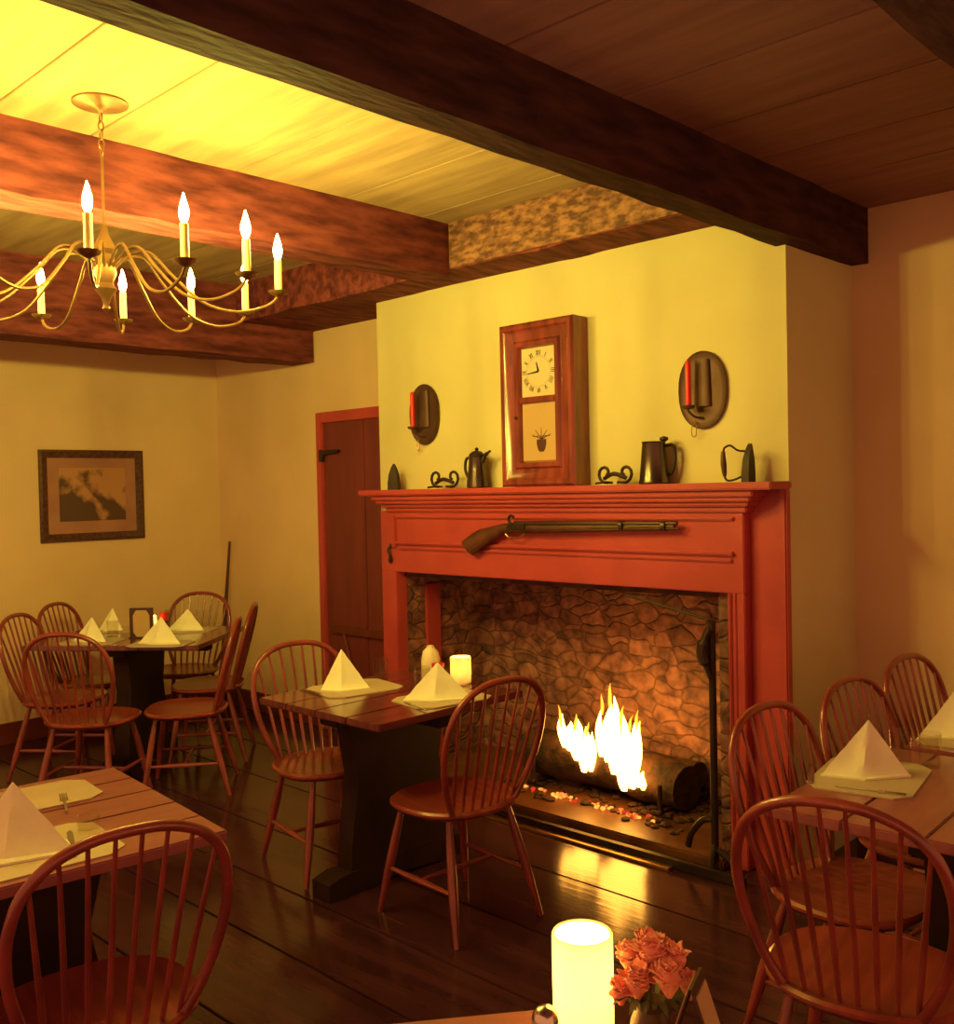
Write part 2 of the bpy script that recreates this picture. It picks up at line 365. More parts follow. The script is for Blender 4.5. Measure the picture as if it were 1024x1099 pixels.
grid = [[bm.verts.new((-3.53 + 1.6 * i / nx, 3.478 - rnd.uniform(0, .008) * (0 < i < nx and 0 < k < nz), 2.690 + .222 * k / nz)) for k in range(nz + 1)] for i in range(nx + 1)]
for i in range(nx):
    for k in range(nz): bm.faces.new((grid[i][k], grid[i + 1][k], grid[i + 1][k + 1], grid[i][k + 1]))
mb.xf(Matrix.Translation(-hb.location)); fo = obj('flaking_face', mb, 'beam_spot', hb, label='mottled flaking face of the header')
sm = fo.modifiers.new('thickness', 'SOLIDIFY'); sm.thickness = .014; sm.offset = -1
beam('ceiling_beam', -.86, -.72, -.9, 4.37, 2.60, 2.79, 'beam_shaded', 'dark beam at the upper right corner of the photo', wob=.003)

# ------------------------------------------------------------ mantel
mt = thing('fireplace_mantel', 'red painted wooden fireplace surround with moulded mantel shelf', 'fireplace', (-3.1, 3.7, 0))
F0, F1 = 3.67, WY - .001
obj('shelf', MB().box(-4.40, -1.875, 3.57, F1, 1.572, 1.603, bev=.006), 'red', mt, True)
mb = MB()
for z0, z1, p, e in ((1.545, 1.572, .075, .07), (1.525, 1.547, .058, .05), (1.505, 1.527, .036, .03), (1.48, 1.505, .016, .012)):
    mb.box(-4.25 - e, -2.04 + e, F0 - p, F1, z0, z1, bev=.005)
obj('crown_molding', mb, 'red', mt, True)
obj('frieze_board', MB().box(-4.325, -2.05, F0, F1, OZ, 1.485, bev=.004), 'red', mt, True)
mb = MB()
mb.box(-4.19, -2.09, F0 - .014, F0 + .01, 1.445, 1.462, bev=.005)
mb.box(-4.19, -2.09, F0 - .020, F0 + .01, 1.300, 1.318, bev=.006).box(-4.16, -2.10, F0 - .012, F0 + .01, 1.272, 1.290, bev=.005)
mb.box(-4.225, -4.19, F0 - .012, F0 + .01, 1.28, 1.462, bev=.004)
obj('panel_molding', mb, 'red', mt, True)
obj('pilaster', MB().box(-4.325, OX0, F0, F1, 0, OZ, bev=.004).box(-4.335, OX0 - .02, F0 - .01, F1, 0, .14, bev=.004), 'red', mt, True)
obj('pilaster', MB().box(OX1, -2.05, F0, F1, 0, OZ, bev=.004).box(OX1 + .008, OX1 + .022, F0 - .01, F1, 0, OZ, bev=.004).box(OX1 + .034, OX1 + .044, F0 - .006, F1, 0, OZ, bev=.003), 'red', mt, True)
obj('side_panel', MB().box(-2.05, -1.885, 3.722, F1, 0, 1.573, bev=.003), 'red', mt, True)
obj('bead_molding', MB().box(-1.915, -1.882, 3.706, F1, 0, 1.573, bev=.006), 'red', mt, True)
obj('latch_hook', MB().tube(spline([(-4.23, F0 - .006, 1.30), (-4.24, F0 - .022, 1.27), (-4.225, F0 - .022, 1.235), (-4.235, F0 - .012, 1.20), (-4.245, F0 - .01, 1.22)]), .009, 6), 'iron', mt, True)

# fender
mb = MB().box(-4.0, -1.98, 3.50, 3.535, 0, .035, bev=.004)
fd = thing('hearth_fender', 'low black iron fender bar on the floor before the hearth', 'fender', (-3.0, 3.52, 0))
obj('kerb_bar', mb, 'iron', fd, True); obj('floor_glint', MB().box(-3.95, -2.3, 3.455, 3.50, 0, .012, bev=.003), 'brass', fd, True)  # brass strip stands in for the bright reflection on the floor

# iron crane / stand at the right of the opening
cr = thing('fireplace_crane', 'tall black iron stand with swing arm at the right side of fireplace opening', 'fireplace crane', (-2.175, 3.6, 0))
obj('pole', MB().tube([(-2.175, 3.62, .045), (-2.175, 3.62, 1.03)], .016, 10), 'iron', cr, True)
obj('twisted_finial', MB().tube(spline([(-2.175, 3.6, 1.0), (-2.19, 3.59, .96), (-2.20, 3.585, .90), (-2.185, 3.59, .84), (-2.175, 3.6, .80)]), [.016] * 8 + [.024] * 9 + [.012] * 8, 8), 'iron', cr, True)
obj('arm', MB().tube([(-2.175, 3.60, 1.04), (-2.62, 3.63, 1.115)], .006, 8), 'iron', cr, True)
for pts in (((-2.175, 3.62, .20), (-2.23, 3.62, .19), (-2.29, 3.625, .12), (-2.31, 3.63, .059)), ((-2.175, 3.62, .10), (-2.17, 3.60, .08), (-2.165, 3.575, .04), (-2.16, 3.56, .0145)), ((-2.175, 3.62, .08), (-2.12, 3.60, .075), (-2.06, 3.59, .04), (-2.03, 3.585, .0145))):
    obj('foot', MB().tube(spline(pts), .0135, 8), 'iron', cr, True)

# logs, fire, embers
def log_mb(a, b, r, seg=14):
    a, b = Vector(a), Vector(b); pts = [a.lerp(b, i / 8) + Vector((0, random.uniform(-.008, .008), random.uniform(-.008, .008))) for i in range(9)]
    return MB().tube(pts, [r * random.uniform(.9, 1.08) for _ in range(9)], seg)
single('firewood_log', log_mb((-3.52, 4.03, .20), (-2.56, 4.03, .17), .115), 'bark', 'large charred log lying across the front of the fire', 'log', (-3.0, 4.0, .05))
single('firewood_log', log_mb((-3.35, 4.23, .16), (-2.62, 4.23, .17), .07), 'bark', 'smaller dark log at the back behind the flames', 'log', (-3.0, 4.2, .05))
gr = thing('fire_grate', 'black iron grate carrying the burning logs', 'grate', (-3.05, 4.05, .045))
for x in (-3.40, -2.62):
    obj('andiron_bar', MB().tube(spline([(x, 3.88, .20), (x, 3.885, .09), (x, 3.92, .070), (x, 4.28, .070)]), .012, 8).tube([(x - .05, 3.90, .058), (x + .05, 3.90, .058)], .0115, 8), 'iron', gr, True)
mb = MB()
for i in range(64):
    x = random.uniform(-3.42, -2.60); y = random.uniform(3.80, 3.86); s_ = random.uniform(.006, .016)
    mb.lathe([(s_ * .5, 0), (s_, s_ * .5), (s_ * .7, s_), (.001, s_ * 1.2)], (x, y, .045), 6)
em = single('ember_bed', mb, 'ember', 'line of glowing embers in front of the logs', 'embers', (-3.0, 3.85, .045)); em['kind'] = 'stuff'
mb = MB()
for i in range(150):
    x = random.uniform(-3.6, -2.35); y = random.uniform(3.74, 4.3); s_ = random.uniform(.01, .03)
    mb.lathe([(s_ * .8, 0), (s_, s_ * .3), (s_ * .6, s_ * .6), (.001, s_ * .7)], (x, y, .045), 6)
as_ = single('ash_and_cinders', mb, 'bark', 'dark ash and cinders spread over the hearth', 'ash', (-3.0, 4.0, .045)); as_['kind'] = 'stuff'
def tongue(mb, x, y, z0, z1, w, lean=0.0, ph=0.0):
    rings = []; n = 12
    for i in range(n + 1):
        t = i / n; z = z0 + (z1 - z0) * t
        r = w * (math.sin(PI * min(1, (t * .9 + .1))) ** .8) * (1 - .35 * t) if i < n else .0015
        cx = x + lean * t * t + math.sin(t * 7 + ph) * w * .22 * t; cy = y + math.cos(t * 6 + ph) * w * .15
        rings.append([(cx + r * math.cos(2 * PI * k / 10), cy + r * .6 * math.sin(2 * PI * k / 10), z) for k in range(10)])
    mb.loft(rings)
fl = thing('fireplace_fire', 'bright yellow flames rising from the logs in the fireplace', 'fire', (-3.0, 4.05, .2))
mb = MB()
for a in ((-3.255, .27, .44, .036, -.02, 0), (-3.22, .26, .41, .040, .0, 1), (-3.17, .22, .43, .045, .0, 2), (-3.125, .17, .40, .038, .02, 3), (-3.085, .18, .38, .030, .02, 4)):
    tongue(mb, a[0] + .035, 3.92, a[1] , a[2], a[3], a[4], a[5])
obj('flame', mb, 'fire', fl, True)
mb = MB()
for a in ((-3.04, .27, .50, .028, .0, 0), (-3.00, .25, .55, .036, .02, 1), (-2.955, .20, .58, .046, .0, 2), (-2.90, .14, .50, .048, .01, 3), (-2.85, .15, .47, .040, .03, 4), (-2.82, .24, .48, .024, .02, 5), (-2.90, .13, .36, .042, .0, 2)):
    tongue(mb, a[0] + .065, 3.90, a[1], a[2], a[3], a[4], a[5])
obj('flame', mb, 'fire', fl, True)
mb = MB(); tongue(mb, -2.715, 3.88, .16, .25, .024, .0, 0); tongue(mb, -2.74, 3.88, .17, .245, .02, .0, 2)
obj('flame', mb, 'fire', fl, True)
for x, z0, z1, w, ln in ((-3.27, .38, .49, .010, -.02), (-3.18, .38, .46, .011, .01), (-3.11, .36, .43, .009, .02), (-2.965, .52, .64, .012, .01), (-3.01, .48, .58, .011, .0), (-2.90, .44, .54, .012, .02), (-2.81, .42, .53, .011, .01), (-2.85, .42, .50, .010, .02)):
    mb = MB(); tongue(mb, x + .05, 3.90, z0, z1, w, ln, x * 9)
    obj('flame_tip', mb, 'fire_tip', fl, True)

# ------------------------------------------------------------ clock
ck = thing('mantel_clock', 'tall veneered mantel clock with white dial and etched lower tablet', 'clock', (-3.12, 3.695, 1.603))
cx0, cx1, cz0, cz1, cy = -3.352, -2.888, 1.604, 2.395, 3.64
obj('case', MB().box(cx0, cx1, cy + .02, WY - .002, cz0, cz1, bev=.004), 'clockwood', ck, True)
def framepr(x0, x1, z0, z1, prof, y):
    # prof: list of (inset, out) closed polyline swept round a rectangle with mitres
    mb = MB(); rings = []
    for sx_, sz_ in ((0, 0), (1, 0), (1, 1), (0, 1)):
        ring = []
        for ins, out in prof:
            x = x0 + ins if sx_ == 0 else x1 - ins; z = z0 + ins if sz_ == 0 else z1 - ins
            ring.append((x, y - out, z))
        rings.append(ring)
    mb.loft(rings, closed=True); return mb
dr = obj('door', framepr(cx0, cx1, cz0, cz1, [(0, -.025), (0, .0), (.012, .012), (.03, .012), (.045, .0), (.085, -.008), (.095, .004), (.115, .004), (.125, -.012), (.125, -.025)], cy), 'clockwood', ck, True)
obj('middle_rail', MB().box(cx0 + .12, cx1 - .12, cy - .001, cy + .022, 2.006, 2.036, bev=.004), 'clockwood', dr, True)
obj('door_knob', MB().xf(Matrix.Identity(4)).lathe([(.004, 0), (.009, .006), (.008, .014), (.001, .017)], (0, 0, 0), 10).xf(Matrix.Translation((cx0 + .105, cy - .003, 1.94)) @ Matrix.Rotation(R(90), 4, 'X')), 'iron', dr, True)
dl = obj('dial', MB().box(-3.222, -3.008, cy + .014, cy + .021, 2.036, 2.275), 'dial', ck, True)
ROM = ['XII', 'I', 'II', 'III', 'IIII', 'V', 'VI', 'VII', 'VIII', 'IX', 'X', 'XI']
mb = MB(); ccx, ccz = -3.115, 2.155
for i, s_ in enumerate(ROM):
    a = i * PI / 6; wch = {'I': .005, 'V': .011, 'X': .011}; tot = sum(wch[c] for c in s_) + .003 * (len(s_) - 1); u = -tot / 2
    for c in s_:
        w = wch[c]; segs = {'I': [((w / 2, 0), (w / 2, 1))], 'V': [((0, 1), (w / 2, 0)), ((w / 2, 0), (w, 1))], 'X': [((0, 1), (w, 0)), ((0, 0), (w, 1))]}[c]
        for (p, q) in segs:
            P = []
            for (xx, zz) in (p, q):
                lx = u + xx; lz = .079 + zz * .022
                P.append((ccx + lx * math.cos(a) + lz * math.sin(a), cy + .0125, ccz - lx * math.sin(a) + lz * math.cos(a)))
            mb.tube(P, .0016, 4)
        u += w + .003
for i in range(60):
    a = i * PI / 30; mb.tube([(ccx + .071 * math.sin(a), cy + .0127, ccz + .071 * math.cos(a)), (ccx + .075 * math.sin(a), cy + .0127, ccz + .075 * math.cos(a))], .0008, 4)
obj('numerals', mb, 'ink', dl, True)
obj('hour_hand', MB().tube([(ccx, cy + .011, ccz), (ccx - .012, cy + .011, ccz + .045)], [.005, .002], 5), 'ink', dl, True)
obj('minute_hand', MB().tube([(ccx, cy + .009, ccz), (ccx - .068, cy + .009, ccz - .008)], [.005, .002], 5), 'ink', dl, True)
tb = obj('lower_tablet', MB().box(-3.222, -3.008, cy + .014, cy + .021, 1.725, 2.01), 'tablet', ck, True)
mb = MB(); vx, vz = -3.105, 1.80
mb.prism([(vx - .028, vz + .03), (vx - .030, vz + .012), (vx - .022, vz - .018), (vx - .012, vz - .030), (vx + .012, vz - .030), (vx + .022, vz - .018), (vx + .030, vz + .012), (vx + .028, vz + .03)], 'Y', cy + .012, cy + .0145)
for a in (-65, -35, 0, 35, 65):
    mb.tube([(vx, cy + .013, vz + .03), (vx + .065 * math.sin(R(a)), cy + .013, vz + .03 + .055 * math.cos(R(a)))], [.0025, .0012], 4)
mb.tube([(vx - .055, cy + .013, vz + .045), (vx + .055, cy + .013, vz + .045)], .0016, 4)
obj('etched_basket', mb, 'gunwood', tb, True)

# ------------------------------------------------------------ candle sconces
def sconce(cx, cz, label):
    t = thing('wall_sconce', label, 'sconce', (cx, WY, cz), 0, 'oval tin candle sconces')
    mb = MB(); n = 32; rings = []
    def ov(s_, y):
        pts = []
        for k in range(n):
            a = 2 * PI * k / n; ca, sa = math.cos(a), math.sin(a)
            pts.append((.117 * s_ * ca, y, .166 * s_ * (abs(sa) ** .85) * (1 if sa > 0 else -1)))
        return pts
    for s_, y in ((.96, -.001), (1.0, -.010), (1.0, -.016), (.94, -.010), (.75, -.007), (.4, -.006), (.05, -.006)): rings.append(ov(s_, y))
    mb.loft(rings); obj('backplate', mb, 'tin', t)
    # curved reflector in the plate
    mb = MB()
    rings = [[(r * math.cos(PI + PI * k / 12) * 1 , -.012 + r * math.sin(PI + PI * k / 12) * .35, z) for k in range(13)] for z, r in ((-.070, .040), (.13, .034))]
    bm = mb.bm; RR = [[bm.verts.new(p) for p in r] for r in rings]
    # narrow half tube, thin metal, open at the top
    inner = [[bm.verts.new((p[0] * .95, p[1] * .93 - .001, p[2])) for p in r] for r in rings]
    for i in range(12):
        bm.faces.new((RR[0][i], RR[0][i + 1], RR[1][i + 1], RR[1][i])); bm.faces.new((inner[0][i + 1], inner[0][i], inner[1][i], inner[1][i + 1]))
        bm.faces.new((RR[0][i + 1], RR[0][i], inner[0][i], inner[0][i + 1])); bm.faces.new((RR[1][i], RR[1][i + 1], inner[1][i + 1], inner[1][i]))
    obj('reflector', mb, 'tin', t)
    obj('arm', MB().tube(spline([(0, -.010, -.12), (-.02, -.04, -.115), (-.037, -.065, -.09), (-.037, -.065, -.075)]), .005, 8), 'tin', t)
    obj('drip_cup', MB().lathe([(.012, -.082), (.026, -.078), (.030, -.066), (.027, -.066), (.014, -.074)], (-.037, -.065, 0), 16), 'tin', t)
    obj('candle', MB().lathe([(.012, -.074), (.012, .10), (.011, .115), (.004, .125)], (-.037, -.065, 0), 12), 'redwax', t)
    obj('hanging_ring', MB().tube(spline([(-.032, -.02, -.135), (-.045, -.03, -.16), (-.042, -.03, -.195), (-.025, -.03, -.195), (-.022, -.03, -.16)], closed=True), .0022, 6, closed=True), 'brass', t)
    return t
sconce(-2.272, 2.0, 'dark oval tin sconce with red candle right of the clock')
sconce(-4.015, 2.012, 'dark oval tin sconce with red candle left of the clock')

# ------------------------------------------------------------ mantel-shelf pieces
SZ = 1.603
def trivet(x, y, label, w):
    mb = MB(); r = w * .23
    for sx in (-1, 1):
        c = (x + sx * w * .26, y, SZ + r + .008)
        pts = [(c[0] + sx * rr * math.cos(a), y + .004 * sx, c[2] + rr * math.sin(a)) for rr, a in [(r * (1 - .07 * k), -1.9 + k * .55) for k in range(12)]]
        mb.tube(pts, .0075, 8)
        pts = [(x + sx * w * .08, y, SZ + .010), (x + sx * w * .2, y - .03, SZ + .012), (x + sx * w * .42, y - .035, SZ + .008)]
        mb.tube(spline(pts), .006, 6)
    mb.tube(spline([(x - w * .3, y, SZ + .03), (x, y - .01, SZ + .05), (x + w * .3, y, SZ + .03)]), .010, 8)
    return single('iron_scroll', mb, 'iron', label, 'ornament', (x, y, SZ), 'curled iron pieces on the mantel')
trivet(-3.785, 3.66, 'curled black wrought iron piece left of the clock', .22)
trivet(-2.68, 3.66, 'curled black wrought iron piece right of the clock', .20)
# pitcher with a spout, left of the clock
t = thing('metal_pitcher', 'dark lidded metal pitcher with spout beside the left of the clock', 'pitcher', (-3.55, 3.665, SZ))
obj('body', MB().lathe([(.050, .0), (.055, .005), (.054, .02), (.045, .10), (.040, .155), (.043, .165), (.036, .165)], seg=24), 'pewter', t)
obj('lid', MB().lathe([(.042, .163), (.040, .172), (.024, .186), (.008, .19), (.011, .20), (.002, .208)], seg=20), 'iron', t)
obj('spout', MB().tube(spline([(.038, 0, .13), (.060, 0, .165), (.095, 0, .185)]), [.013] * 5 + [.010] * 4 + [.006] * 4, 8), 'iron', t)
obj('handle', MB().tube(spline([(-.040, 0, .155), (-.075, 0, .15), (-.085, 0, .10), (-.068, 0, .06), (-.046, 0, .05)]), .0075, 8), 'iron', t)
# tankard
t = thing('pewter_tankard', 'tall tapered dark metal tankard right of the clock', 'tankard', (-2.475, 3.665, SZ), R(25))
obj('body', MB().lathe([(.066, 0), (.069, .006), (.064, .02), (.050, .175), (.053, .185), (.046, .185), (.044, .17)], seg=28), 'pewter', t)
obj('handle', MB().tube(spline([(.05, 0, .165), (.085, 0, .165), (.092, 0, .11), (.078, 0, .05), (.060, 0, .04)]), .008, 8), 'iron', t)
obj('thumb_piece', MB().lathe([(.01, .185), (.020, .192), (.018, .202), (.002, .208)], (.045, 0, 0), 12), 'iron', t)
# flat iron standing on its heel at the right end
def flat_iron(x, y, rz, label, big=1.0, handle=True):
    t = thing('flat_iron', label, 'flat iron', (x, y, SZ), rz, 'old flat irons on the mantel')
    t.scale = (big,) * 3
    mb = MB(); rings = []
    for z, w, dd in ((0, .038, .034), (.04, .038, .033), (.09, .031, .029), (.13, .017, .022), (.155, .003, .014)):
        rings.append([(0, -w, z), (0, w, z), (-dd, w * .85, z), (-dd, -w * .85, z)])
    mb.loft(rings); obj('sole', mb, 'iron', t)
    if handle:
        obj('handle_bracket', MB().tube(spline([(-.030, 0, .125), (-.06, 0, .13), (-.09, 0, .150), (-.115, 0, .142), (-.120, 0, .125)]), .0045, 8).tube(spline([(-.118, 0, .028), (-.105, 0, .008), (-.07, 0, .012), (-.030, 0, .03)]), .0045, 8), 'iron', t)
        obj('grip', MB().tube([(-.121, 0, .128), (-.122, 0, .11), (-.120, 0, .075), (-.117, 0, .04), (-.116, 0, .025)], [.008, .010, .0125, .010, .007], 10), 'gunwood', t)
    return t
flat_iron(-2.005, 3.665, R(8), 'black flat iron standing on end at the right end of the mantel')
flat_iron(-4.19, 3.665, R(115), 'dark pointed flat iron at the left end of the mantel', .93, False)

# ------------------------------------------------------------ musket over the opening
g = thing('musket', 'old musket with flared wooden butt hung across the red mantel', 'gun', (-3.0, 3.62, 1.40))
gy = 3.626
mb = MB(); P = [(-3.605, 1.305, .028, .020, 0), (-3.56, 1.312, .055, .022, 0), (-3.50, 1.345, .048, .022, 0), (-3.42, 1.372, .036, .020, 0), (-3.34, 1.398, .026, .018, 0), (-3.26, 1.405, .026, .018, 0), (-3.1, 1.403, .024, .017, 0), (-2.8, 1.410, .019, .014, 0), (-2.5, 1.416, .016, .012, 0), (-2.35, 1.419, .014, .010, 0)]
rings = []
for x, z, h, w, _ in P:
    sh = .022 if x < -3.45 else 0
    rings.append([(x - (sh if math.sin(a) < 0 else -sh) * abs(math.sin(a)) * (-1 if x < -3.58 else -.3), gy + w * math.cos(a), z + h * math.sin(a)) for a in [2 * PI * k / 12 for k in range(12)]])
mb.loft(rings); obj('stock', mb, 'gunwood', g, True)
obj('barrel', MB().tube([(-3.26, gy - .004, 1.425), (-2.335, gy - .004, 1.434)], [.013, .009], 12), 'gunmetal', g, True)
obj('ramrod', MB().tube([(-3.0, gy - .010, 1.392), (-2.325, gy - .010, 1.412)], .0045, 6), 'gunmetal', g, True)
obj('lock_hammer', MB().box(-3.30, -3.18, gy - .024, gy - .014, 1.395, 1.425, bev=.004).tube(spline([(-3.27, gy - .022, 1.42), (-3.285, gy - .022, 1.445), (-3.27, gy - .022, 1.465), (-3.25, gy - .022, 1.455)]), .007, 8), 'iron', g, True)
obj('trigger_guard', MB().tube(spline([(-3.33, gy, 1.375), (-3.30, gy, 1.355), (-3.24, gy, 1.355), (-3.20, gy, 1.378)]), .004, 6), 'brass', g, True)
for x in (-2.62, -2.40): obj('barrel_band', MB().tube([(x - .01, gy - .002, 1.423), (x + .01, gy - .002, 1.423)], .0225, 14, flat=1), 'gunmetal', g, True)

# ------------------------------------------------------------ picture and musket by the left wall
p = thing('framed_picture', 'dark framed old landscape engraving on the left plaster wall', 'picture', (XL, 3.105, 1.61))
RM = Matrix.Rotation(R(90), 4, 'Z')
fm = framepr(-.368, .368, -.312, .312, [(0, 0), (0, .022), (.014, .028), (.035, .020), (.055, .010), (.055, 0)], 0); fm.xf(RM)
obj('frame', fm, 'frame', p)
obj('mount', MB().box(.002, .007, -.318, .318, -.262, .262), 'mount', p)
obj('engraving', MB().box(.007, .009, -.235, .235, -.175, .19), 'engraving', p)
g = thing('long_gun', 'long dark gun leaning upright in the corner behind the far table', 'gun', (-6.52, 3.98, 0))
obj('barrel', MB().tube([(0, .03, .80), (0, .075, 1.245)], [.014, .009], 8), 'gunmetal', g)
obj('stock', MB().tube([(0, -.03, .0), (0, -.02, .18), (0, -.01, .34), (0, 0, .42), (0, .02, .72), (0, .03, .84)], [.045, .040, .025, .022, .020, .016], 10, flat=.6), 'gunwood', g)

# ------------------------------------------------------------ chandelier
CH = Vector((-3.22, 1.555, CZL))
ch = thing('chandelier', 'iron chandelier with ring of lit candle bulbs hanging from the ceiling', 'chandelier', CH)
obj('canopy', MB().lathe([(.09, 0), (.09, -.006), (.075, -.011), (.03, -.014), (.012, -.024), (.002, -.045)], seg=28), 'chiron', ch)
mb = MB()
for i in range(5):
    z = -.05 - i * .028; a = i * PI / 2
    mb.tube([(math.cos(a) * .009 * math.cos(t), math.sin(a) * .009 * math.cos(t), z + .017 * math.sin(t)) for t in [2 * PI * k / 10 for k in range(10)]], .003, 6, closed=True)
mb.tube([(0, 0, -.175), (0, 0, -.42)], .005, 8)
obj('chain', mb, 'chiron', ch)
obj('hub', MB().lathe([(.003, -.40), (.010, -.41), (.016, -.44), (.040, -.49), (.028, -.505), (.034, -.53), (.036, -.57), (.022, -.60), (.036, -.62), (.018, -.645), (.009, -.67), (.012, -.685), (.002, -.70)], seg=20), 'chiron', ch)
RR_, BZ = .57, -.625
for ang in (330, 357, 21, 51, 94, 121, 148, 178, 208, 238, 268, 300):
    a = R(ang); u = Vector((math.cos(a), math.sin(a), 0))
    def Q(r, z): return (u.x * r, u.y * r, z)
    arm = obj('arm', MB().tube(spline([Q(.03, -.55), Q(.09, -.50), Q(.15, -.50), Q(.22, -.575), Q(.32, -.665), Q(.43, -.695), Q(.53, -.675), Q(RR_, BZ - .015)], 5), .0052, 7), 'chiron', ch)
    c = Q(RR_, 0)
    obj('drip_dish', MB().lathe([(.008, BZ - .02), (.030, BZ - .008), (.036, BZ), (.033, BZ), (.012, BZ - .006)], c, 16), 'chiron', arm)
    obj('candle_sleeve', MB().lathe([(.0125, BZ - .006), (.0125, BZ + .105), (.006, BZ + .108)], c, 12), 'sleeve', arm)
    obj('bulb', MB().lathe([(.006, BZ + .108), (.013, BZ + .122), (.0155, BZ + .138), (.012, BZ + .158), (.006, BZ + .178), (.001, BZ + .195)], c, 8), 'bulb', arm)

# ------------------------------------------------------------ windsor chairs
HP = [(.150, .439), (.190, .52), (.218, .61), (.229, .69), (.225, .76), (.202, .83), (.152, .882), (.080, .911), (0, .918)]
def hx(z): return -.165 - .26 * (z - .44)
def make_chair(label):
    t = thing('windsor_chair', label, 'chair')
    mb = MB(); n = 36
    def ol(s_, z, dip=0):
        r = []
        for k in range(n):
            a = 2 * PI * k / n; ca, sa = math.cos(a), math.sin(a)
            X = .218 * math.copysign(abs(ca) ** .8, ca); Y = .235 * math.copysign(abs(sa) ** .85, sa) * (1 + .05 * ca)
            r.append((X * s_, Y * s_, z - dip * (1 - .5 * max(0, ca) ** 2)))
        return r
    mb.loft([ol(.80, .408), ol(.93, .416), ol(1.0, .432), ol(1.0, .440), ol(.96, .447), ol(.82, .444, .006), ol(.55, .438, .006), ol(.2, .436, .006)])
    obj('seat', mb, 'chair_seat', t)
    half = [(hx(z), y, z) for y, z in HP]; full = half + [(x, -y, z) for x, y, z in half[-2::-1]]
    hoop = spline(full, 5); obj('back_hoop', MB().tube(hoop, .0125, 10), 'chair', t)
    for i in range(8):
        f = (i - 3.5) / 3.5; yb = f * .140; yt = f * .192; zt = .9
        for a, b in zip(HP[3:-1], HP[4:]):
            if b[0] <= abs(yt) <= a[0]: zt = a[1] + (b[1] - a[1]) * (a[0] - abs(yt)) / (a[0] - b[0])
        xb = -.176 + .02 * abs(f)
        P = [Vector((xb, yb, .436)).lerp(Vector((hx(zt), yt, zt)), k / 4) for k in range(5)]
        obj('spindle', MB().tube(P, [.006, .0078, .007, .006, .005], 8), 'chair', t)
    L = {}
    for sx, tx, fx in ((1, .14, .205), (-1, -.13, -.24)):
        for sy in (1, -1):
            A = Vector((tx, sy * .14, .425)); B = Vector((fx, sy * (.215 if sx > 0 else .205), 0)); L[sx, sy] = (A, B)
            P = [A.lerp(B, k / 6) for k in range(7)]
            obj('leg', MB().tube(P, [.010, .0135, .0165, .0175, .0165, .0125, .0095], 10), 'chair', t)
    for sy in (1, -1):
        a = L[1, sy][0].lerp(L[1, sy][1], .60); b = L[-1, sy][0].lerp(L[-1, sy][1], .60)
        obj('stretcher', MB().tube([a.lerp(b, k / 4) for k in range(5)], [.007, .0095, .012, .0095, .007], 8), 'chair', t)
    z = .425 * .4
    obj('stretcher', MB().tube([(-.005, .170, z), (-.005, .08, z), (-.005, 0, z), (-.005, -.08, z), (-.005, -.170, z)], [.007, .0095, .0115, .0095, .007], 8), 'chair', t)
    return t
G = 'red-brown bow-back windsor chairs'
CH_ = [(-2.68, 2.61, 175, 'windsor chair at the right side of the middle table, back towards the fireplace'),
 (-3.45, 2.60, -10, 'windsor chair pushed in at the left side of the middle table'),
 (-5.12, 2.33, 128, 'windsor chair at the far table seen from behind, nearest the camera'),
 (-4.93, 2.77, 232, 'windsor chair seen side-on at the right of the far table, nearer one'),
 (-5.44, 3.21, 230, 'windsor chair seen side-on at the right of the far table, farther one by the wall'),
 (-5.76, 2.46, 38, 'windsor chair at the left side of the far table, its hoop leftmost of all'),
 (-6.15, 2.84, 34, 'windsor chair at the left of the far table, half hidden nearest the picture wall'),
 (-6.02, 3.36, 302, 'windsor chair at the far end of the far table facing the camera'),
 (-2.21, .985, 172, 'large foreground windsor chair back before the bottom left table'),
 (-.975, 2.30, 99, 'large foreground windsor chair in the bottom right corner, seen from behind'),
 (-1.20, 2.75, -5, 'windsor chair at the right table, in front of the red mantel side'),
 (-1.18, 3.30, -5, 'windsor chair in the middle of three along the right wall tables'),
 (-1.20, 3.86, -5, 'windsor chair farthest back in the right corner against the plaster')]
c0 = make_chair(CH_[0][3]); c0['group'] = G; c0.location = (CH_[0][0], CH_[0][1], 0); c0.rotation_euler = (0, 0, R(CH_[0][2]))
for x, y, a, lb in CH_[1:]: dup(c0, (x, y, 0), R(a), lb)

# ------------------------------------------------------------ tables
def table(label, cx, cy, w, l, rz=0, m='table', boards=4, ped=True, rnd=.03):
    t = thing('tavern_table', label, 'table', (cx, cy, 0), rz)
    mb = MB(); bw = w / boards
    for i in range(boards): mb.box(-w / 2 + i * bw + .0012, -w / 2 + (i + 1) * bw - .0012, -l / 2, l / 2, .722, .75, bev=.004)
    obj('tabletop', mb, m, t)
    if ped:
        obj('pedestal_board', MB().prism([(-l * .34, .08), (l * .34, .08), (l * .33, .20), (l * .28, .45), (l * .33, .68), (-l * .33, .68), (-l * .28, .45), (-l * .33, .20)], 'X', -.045, .045), 'pedestal', t)
        obj('cleat', MB().box(-.06, .06, -l * .42, l * .42, .675, .722, bev=.006), 'pedestal', t)
        obj('cleat', MB().box(-w * .42, w * .42, -.04, .04, .66, .722, bev=.006), 'pedestal', t)
        obj('foot', MB().prism([(-l * .49, .0), (-l * .30, .0), (0, .02), (l * .30, .0), (l * .49, .0), (l * .49, .07), (l * .40, .09), (-l * .40, .09), (-l * .49, .07)], 'X', -.055, .055), 'pedestal', t)
    return t
table('square dark wood table set for two before the fireplace', -3.155, 2.715, .77, .79)
table('dark table set for several under the framed picture', -5.70, 2.90, 1.06, .80, R(38), 'table', 3)
